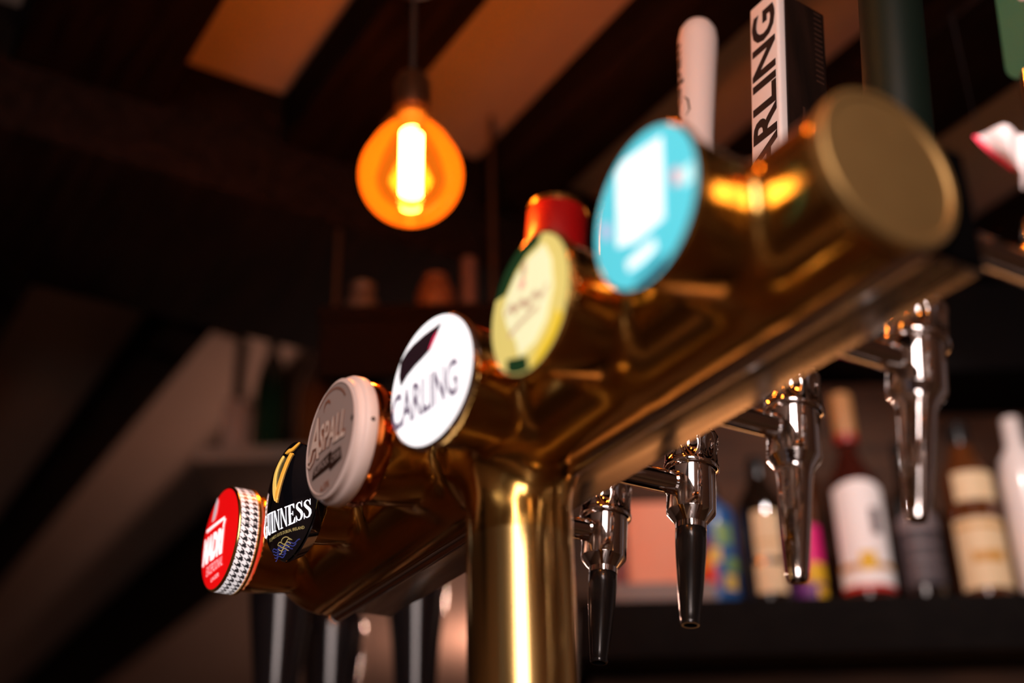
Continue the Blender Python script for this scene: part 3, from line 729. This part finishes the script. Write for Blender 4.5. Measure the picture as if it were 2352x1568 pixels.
# ------------------------------------------------------------------ bottle shelf
mb = MB(); box(mb, back(.42, .125, -.045), SIDE, HEAD, Zv, .80, .145, .045, 'shelf_wood', .004)
sh = mb.build('shelf', origin=back(.42, .125, -.09)); tag(sh, 'thick black wooden back-bar shelf holding the bottles', 'shelf')
mat('glass_black', (.010, .006, .004), .08, coat=1); mat('glass_amber', (.10, .030, .008), .08, coat=1); mat('glass_rum', (.045, .008, .005), .08, coat=1); mat('glass_green', (.006, .018, .008), .1, coat=1)
mat('label_white', (.90, .86, .86), .6); mat('label_cream', (.72, .55, .33), .6); mat('label_charcoal', (.045, .036, .045), .6); mat('label_grey', (.16, .13, .14), .6); mat('label_gold', (.55, .27, .04), .5); mat('label_yellow', (.75, .45, .01), .6)
mat('label_pink', (.75, .01, .20), .5); mat('label_purple', (.12, .03, .22), .5); mat('foil_tan', (.42, .20, .07), .5); mat('foil_red', (.32, .02, .012), .4); mat('white_glass', (.80, .74, .72), .25, coat=.5)
mat('salmon_card', (.78, .25, .14), .7, noise=(.72, .34, .22), nscale=18); mat('grey_slate', (.20, .16, .15), .7); mat('dark_red', (.16, .012, .010), .5); mat('blue_tin', (.012, .09, .30), .35, coat=.4); mat('tin_green', (.16, .30, .10), .5); mat('tin_orange', (.70, .22, .02), .5); mat('tin_red', (.55, .02, .015), .5); mat('tin_purple', (.12, .02, .10), .5); mat('tin_yellow', (.6, .42, .06), .5)
def shelf_at(px, v=.0):
    "spot on the shelf whose base shows at pixel column px"
    p = SH + SIDE*0; best = 0
    for _ in range(12):
        q = back(best, .05+v, 0); d = q-CAM; x = 1176+FPX*d.dot(rt)/d.dot(fw); best += (px-x)/FPX*d.dot(fw)
    return back(best, .05+v, 0)
def band(mb, b, r, z0, z1, half, m, rot=0., eps=.0006, shape=None, n=18):
    "label wrapped on a bottle: half-angle in degrees, facing the camera"
    base = math.atan2(-HEAD.y, -HEAD.x)+R(rot); k0 = len(mb.v); nz = 8; i0 = mb.mi(m)
    for j in range(nz+1):
        z = z0+(z1-z0)*j/nz
        for i in range(n+1):
            t = base+R(half)*(2*i/n-1); zz = z
            if shape: zz = z0+(z1-z0+shape(2*i/n-1))*j/nz
            mb.v.append(b+Vector((math.cos(t)*(r+eps), math.sin(t)*(r+eps), zz)))
    for j in range(nz):
        for i in range(n):
            a = k0+j*(n+1)+i; mb.f.append([a, a+1, a+n+2, a+n+1]); mb.m.append(i0)
def bottle(b, prof, m, label, cat='bottle', neck=None, labels=(), group=None, name='bottle', mats=None):
    p = empty(name, b); tag(p, label, cat, group)
    mb = MB(); lathe(mb, prof, b, Zv, m, 40, mats=mats); mb.build('glass', p)
    if neck:
        mb = MB(); lathe(mb, neck[0], b, Zv, neck[1], 32, mats=neck[2] if len(neck) > 2 else None); mb.build('cap', p)
    if labels:
        mb = MB()
        for L_ in labels: band(mb, b, *L_[0], **(L_[1] if len(L_) > 1 else {}))
        mb.build('paper_label', p)
    return p
G = 'bottles on the back-bar shelf'
def std(r, h, sh, nr): return [(0, .004), (r*.8, 0), (r*.97, .002), (r, .008), (r, sh), (r*.93, sh+r*.45), (r*.62, sh+r*.95), (nr*1.15, sh+r*1.5), (nr, sh+r*2), (nr, h), (0, h)]
# rum bottle with the white label
b = shelf_at(1998)
bottle(b, std(.045, .345, .195, .0150), 'glass_rum', 'dark rum bottle with large white label and tan foil neck', neck=([(0, .376), (.0180, .375), (.0195, .372), (.0200, .300), (.0200, .299), (.0205, .284), (.0150, .283)], 'foil_tan', ['foil_tan']*4+['foil_red']*2),
    labels=(((.045, .044, .192, 62, 'label_white'), dict(shape=lambda t: .012*(1-t*t))), ((.0455, .026, .056, 66, 'label_white'),), ((.0457, .052, .062, 70, 'label_gold'), dict(rot=4)), ((.0459, .050, .080, 16, 'label_yellow'), dict(rot=-3)), ((.0457, .11, .155, 12, 'label_grey'), dict(rot=24)), ((.0452, .017, .030, 66, 'tin_red'),)), group=G)
b = shelf_at(2130)
bottle(b, std(.037, .27, .165, .016), 'glass_black', 'black square-shouldered whiskey bottle with dark grey label', neck=([(0, .285), (.017, .284), (.018, .28), (.018, .235), (.016, .234)], 'black_plastic'),
    labels=(((.038, .025, .135, 62, 'label_charcoal'),), ((.0385, .118, .150, 58, 'label_grey'), dict(shape=lambda t: -.012*t*t)), ((.0387, .045, .050, 40, 'label_grey'),), ((.0387, .065, .072, 36, 'label_grey'),), ((.0387, .09, .097, 40, 'label_grey'),)), group=G)
b = shelf_at(2272)
bottle(b, std(.043, .30, .205, .017), 'glass_amber', 'amber whisky bottle with tall cream label', neck=([(0, .315), (.018, .314), (.019, .31), (.019, .262), (.017, .26)], 'black_plastic'),
    labels=(((.044, .018, .135, 66, 'label_cream'),), ((.0445, .118, .124, 60, 'label_gold'),), ((.0445, .060, .078, 34, 'label_gold'),), ((.044, .165, .215, 48, 'label_cream'), dict(eps=.0008))), group=G)
b = shelf_at(2404, -.03)
bottle(b, [(0, 0), (.033, 0), (.036, .01), (.036, .20), (.031, .235), (.016, .26), (.015, .31), (0, .31)], 'white_glass', 'white opaque bottle cut by the right edge of the frame', group=G)
b = shelf_at(1772)
bottle(b, std(.040, .25, .165, .014), 'glass_black', 'black bottle with two cream paper labels', neck=([(0, .262), (.015, .261), (.016, .258), (.016, .22), (.014, .219)], 'black_plastic'),
    labels=(((.040, .075, .155, 32, 'label_cream'),), ((.040, .018, .066, 36, 'label_cream'),), ((.0405, .10, .104, 24, 'label_gold'),)), group=G)
b = shelf_at(1868)
bottle(b, std(.026, .33, .22, .013), 'glass_amber', 'slim amber bottle with pink, yellow and purple label', neck=([(0, .335), (.014, .334), (.014, .29)], 'foil_tan'),
    labels=(((.026, .055, .135, 75, 'label_pink'), dict(rot=0)), ((.0265, .036, .070, 40, 'label_yellow'), dict(rot=25)), ((.0265, .008, .040, 60, 'label_purple'), dict(rot=-20)), ((.0268, .006, .030, 22, 'label_yellow'), dict(rot=35))), group=G)
# tin bottle, blue with bright blotches
b = shelf_at(1652)
p = empty('tin_bottle', b); tag(p, 'blue tin bottle with multicoloured blotches', 'bottle', G)
mb = MB(); lathe(mb, [(0, 0), (.036, 0), (.038, .004), (.038, .150), (.034, .168), (.018, .182), (.013, .19), (0, .19)], b, Zv, 'blue_tin', 40); mb.build('body', p)
mb = MB(); lathe(mb, [(.0130, .188), (.0145, .190), (.0145, .212), (.013, .214), (0, .214)], b, Zv, 'black_plastic', 24); mb.build('cap', p)
mb = MB()
for z0, z1, hf, m_, ro in ((.10, .135, 22, 'tin_green', -20), (.085, .11, 24, 'tin_purple', 30), (.045, .085, 22, 'tin_orange', 30), (.030, .060, 18, 'tin_red', 22), (.055, .08, 18, 'tin_green', -40), (.07, .095, 14, 'tin_yellow', 5), (.025, .05, 16, 'tin_yellow', -30)):
    band(mb, b, .038, z0, z1, hf, m_, rot=-ro, eps=.0006+.0001*len(mb.v)/200)
mb.build('paper_label', p)
# card box, dark red book, slate slab
b = shelf_at(1512, .02)
mb = MB(); box(mb, b+Zv*.111, SIDE, HEAD, Zv, .046, .028, .075, 'salmon_card', .003)
cb = mb.build('card_box', origin=b+Zv*.034)
tag(cb, 'salmon pink cardboard box standing on the slate slab', 'box')
b2_ = shelf_at(1428, .03)
mb = MB(); box(mb, b2_+Zv*.106, SIDE, HEAD, Zv, .010, .035, .070, 'dark_red', .002)
tag(mb.build('book', origin=b2_+Zv*.034), 'dark red book standing beside the pink box', 'book')
b3_ = shelf_at(1520, .0)
mb = MB(); box(mb, b3_+HEAD*.02+Zv*.0175, SIDE, HEAD, Zv, .082, .075, .0165, 'grey_slate', .004)
tag(mb.build('slate_slab', origin=b3_+HEAD*.02), 'grey slate slab under the pink box on the shelf', 'tray')
# cupboard under the shelf
mb = MB(); box(mb, back(.42, .16, -.09)-Zv*.205, SIDE, HEAD, Zv, .78, .09, .20, 'panel_wood', .004)
cu = mb.build('cupboard', origin=back(.42, .16, -.495)); tag(cu, 'brown wooden wall cupboard below the bottle shelf', 'cupboard')

# ------------------------------------------------------------------ far shelf with dim bottles
D2 = 2.55
def far(px, py, d=D2): return at(px, py, d)
FS = far(640, 1030)
def fs(u, v, dz): return FS + SIDE*u + HEAD*v + Zv*dz
mb = MB(); mat('ledge_wood', (.16, .115, .09), .7, spec=.2); mat('carton_card', (.20, .13, .10), .8)
box(mb, fs(-.035, .08, -.016), SIDE, HEAD, Zv, .115, .10, .015, 'ledge_wood', .002)
o = mb.build('ledge', origin=fs(-.035, .08, -.031)); tag(o, 'pale ledge on the far wall holding a dark green bottle', 'shelf')
for u in (-.12, .05):
    mb = MB(); box(mb, fs(u, .165, 0)+Zv*(ZC-.001-FS.z)/2, SIDE, HEAD, Zv, .010, .010, (ZC-.001-FS.z)/2, 'dark_timber'); mb.build('hanger', o)
b = fs(-.035, .07, 0)
bottle(b, [(0, 0), (.028, 0), (.031, .004), (.031, .165), (.026, .20), (.012, .235), (.012, .275), (0, .275)], 'glass_green', 'dark green bottle on the pale ledge, left of centre', group='bottles on the pale ledge')
b = fs(.045, .10, 0)
bottle(b, [(0, 0), (.030, 0), (.034, .004), (.034, .15), (.028, .19), (.013, .23), (.013, .30), (0, .30)], 'glass_amber', 'amber bottle right of the dark green one on the pale ledge', group='bottles on the pale ledge')
b = fs(-.095, .06, 0)
mb = MB(); box(mb, b+Zv*.06, SIDE, HEAD, Zv, .022, .03, .06, 'carton_card', .004); tag(mb.build('carton', origin=b), 'pale carton left of the dark green bottle', 'box')
# dark gantry shelf hanging from the ceiling, with a jar, a pitcher and a candle on it
mat('gantry_wood', (.0035, .002, .0015), .85, spec=.02)
DT = at(945, 752, 1.96)
dr = empty('gantry_shelf', DT-Zv*.11); tag(dr, 'dark wooden gantry shelf hung from the ceiling behind the white badge', 'shelf')
mb = MB(); box(mb, DT-Zv*.010, SIDE, HEAD, Zv, .125, .07, .010, 'gantry_wood', .003); mb.build('top', dr)
mb = MB(); box(mb, DT-Zv*.065-HEAD*.06, SIDE, HEAD, Zv, .122, .008, .045, 'gantry_wood', .003); mb.build('fascia', dr)
for u in (-.118, .118):
    mb = MB(); tube(mb, [DT+SIDE*u+HEAD*.05-Zv*.02, DT+SIDE*u+HEAD*.05+Zv*(ZC-.001-DT.z)], .004, 'socket', 10); mb.build('hanging_rod', dr)
mat('terracotta', (.06, .020, .007), .7); mat('pitcher_glaze', (.025, .016, .012), .7); mat('candle_wax', (.045, .022, .020), .7)
def stood(px, prof, m, name, label, cat):
    b = DT+SIDE*((px-945)/FPX*1.96)+Zv*.0004; mb = MB(); lathe(mb, [(r*.66, h*.66) for r, h in prof], b, Zv, m, 36); tag(mb.build(name, origin=b), label, cat)
stood(1000, [(0, 0), (.030, 0), (.042, .02), (.044, .07), (.036, .10), (.026, .112), (.029, .122), (.025, .122), (.022, .11), (0, .11)], 'terracotta', 'jar', 'orange-brown jar on the hanging gantry shelf', 'jar')
stood(830, [(0, 0), (.034, 0), (.042, .025), (.036, .06), (.024, .085), (.030, .105), (.027, .105), (.021, .085), (0, .085)], 'pitcher_glaze', 'pitcher', 'dull grey-brown pitcher at the left end of the gantry shelf', 'pitcher')
stood(1078, [(0, 0), (.030, 0), (.030, .01), (.018, .014), (.018, .165), (.015, .17), (.002, .171), (.002, .18), (0, .18)], 'candle_wax', 'candle', 'dull pink pillar candle at the right end of the gantry shelf', 'candle')
# ------------------------------------------------------------------ behind-the-bar worktop, black wall cabinet, bunting
mat('worktop', (.42, .27, .16), .5, noise=(.34, .20, .11), nscale=8)
wc = back(.42, .10, 0); wc.z = 1.0
mb = MB(); box(mb, wc-Zv*.02, SIDE, HEAD, Zv, .78, .17, .02, 'worktop', .005)
wt = mb.build('worktop', origin=(wc.x, wc.y, 0)); tag(wt, 'pale wooden worktop behind the bar, below the bottle shelf', 'worktop')
mb = MB(); box(mb, wc+Vector((0, 0, -.51)), SIDE, HEAD, Zv, .76, .14, .4695, 'dark_timber'); mb.build('carcass', wt)
mat('cabinet_black', (.004, .0035, .004), .7, spec=.1)
c0 = back(.57, .175, .575); c0 = c0
mb = MB(); box(mb, c0, SIDE, HEAD, Zv, .30, .095, .14, 'cabinet_black', .006)
tag(mb.build('wall_cabinet', origin=back(.57, .175, .435)), 'black cabinet fixed to the back wall above the bottles', 'cabinet')
mat('cloth_white', (.40, .34, .34), .9); mat('string_black', (.004, .003, .003), .9, spec=.0); mat('cloth_red', (.60, .02, .06), .9)
p0 = at(2328, 298, 1.75)
mb = MB(); nU, nV = 16, 14; hw = .048
for th in (0, 1):
    k0 = len(mb.v)
    for j in range(nV+1):
        for i in range(nU+1):
            a = 2*i/nU-1; q = j/nV
            mb.v.append(p0+SIDE*(a*hw*(1-.72*q))+HEAD*(.012*math.sin(a*5+q*2)+.0015*th)-Zv*(.085*q*(1-.25*abs(a))))
    for j in range(nV):
        for i in range(nU):
            a = k0+j*(nU+1)+i; m_ = 'cloth_red' if abs(2*(i+.5)/nU-1) > .82 else 'cloth_white'
            mb.f.append([a, a+1, a+nU+2, a+nU+1]); mb.m.append(mb.mi(m_))
mb.keep = True
fl = mb.build('bunting_flag', origin=p0); tag(fl, 'small white bunting flag with red edges hanging beside the end cap', 'flag')
mb = MB(); tube(mb, [p0-SIDE*.047, Vector((p0-SIDE*.047).to_tuple()[:2]+(ZC-.001,))], .0005, 'string_black', 6); mb.build('string', fl); mb = MB(); tube(mb, [p0+SIDE*.047, Vector((p0+SIDE*.047).to_tuple()[:2]+(ZC-.001,))], .0005, 'string_black', 6)
mb.build('string', fl)
# two unseen uplighters added behind the column to brighten the far plaster
mat('lamp_bowl', (.30, .20, .14), .6)
for LP, en, lab in ((at(1200, 1430, 3.1), 19, 'added fill uplighter hidden behind the brass column, nearer of two'), (at(1205, 1590, 4.75), 18, 'added fill uplighter hidden behind the brass column, farther of two')):
    wl = empty('fill_uplighter', (LP.x, LP.y, 0)); tag(wl, lab, 'lamp')
    mb = MB(); lathe(mb, [(0, 0), (.14, 0), (.14, .02), (.03, .035), (.012, .05), (.012, LP.z-.075), (0, LP.z-.075)], (LP.x, LP.y, 0), Zv, 'socket', 32); mb.build('stand', wl)
    mb = MB(); lathe(mb, [(0, -.075), (.03, -.074), (.06, -.05), (.072, 0), (.069, 0), (.055, -.045), (0, -.065)], LP, Zv, 'lamp_bowl', 40); mb.build('lamp_shade', wl)
    l = bpy.data.lights.new('uplighter_fill', 'POINT'); l.energy = en; l.color = (1, .56, .42); l.shadow_soft_size = .04
    lo = bpy.data.objects.new('uplighter_fill', l); COL.objects.link(lo); lo.parent = wl; lo.location = (0, 0, LP.z+.02)
# added strip under the cupboard, brightening the worktop that the channel reflects
def fill_strip(c, target, label, power, color, ln):
    c = Vector(c); p = empty('fill_strip_light', c); tag(p, label, 'light')
    mb = MB(); box(mb, c+Zv*.006, SIDE, HEAD, Zv, ln/2, .012, .006, 'chrome', .002); mb.build('housing', p)
    l = bpy.data.lights.new('fill_strip_glow', 'AREA'); l.shape = 'RECTANGLE'; l.size = ln*.95; l.size_y = .018; l.energy = power; l.color = color
    o = bpy.data.objects.new('fill_strip_glow', l); COL.objects.link(o)
    d = (Vector(target)-c).normalized(); zz = -d; xx = (SIDE-zz*SIDE.dot(zz)).normalized(); yy = zz.cross(xx)
    M_ = Matrix((xx, yy, zz)).transposed().to_4x4(); M_.translation = c-Zv*.002; o.matrix_world = M_
fill_strip(back(.42, .10, -.495-.0125), back(.42, .10, -1), 'added fill strip under the wall cupboard, brightening the worktop', 15, (1, .66, .38), 1.2)
sp = Vector((.50, .65, ZC-.001))
so = empty('fill_spotlight', sp); tag(so, 'small black fill spotlight added out of view, aimed at the bottle shelf', 'spotlight')  # added spotlight, out of view, to brighten the bottle labels
tgt = back(.08, 0, .10); dd = (tgt-(sp-Zv*.06)).normalized()
mb = MB(); lathe(mb, [(0, 0), (.03, 0), (.03, -.012), (.008, -.014), (.008, -.05), (0, -.05)], sp, Zv, 'socket', 24); mb.build('mount', so)
mb = MB(); lathe(mb, [(0, -.045), (.026, -.04), (.030, .03), (.027, .03), (.024, -.02), (0, -.02)], sp-Zv*.06, dd, 'socket', 28); mb.build('lamp_head', so)
l = bpy.data.lights.new('fill_spot_glow', 'SPOT'); l.energy = 26; l.color = (1, .84, .78); l.spot_size = R(54); l.spot_blend = .6; l.shadow_soft_size = .018
lo = bpy.data.objects.new('fill_spot_glow', l); COL.objects.link(lo); lo.parent = so
lo.matrix_world = dd.to_track_quat('-Z', 'Y').to_matrix().to_4x4(); lo.location = -Zv*.06+dd*.034
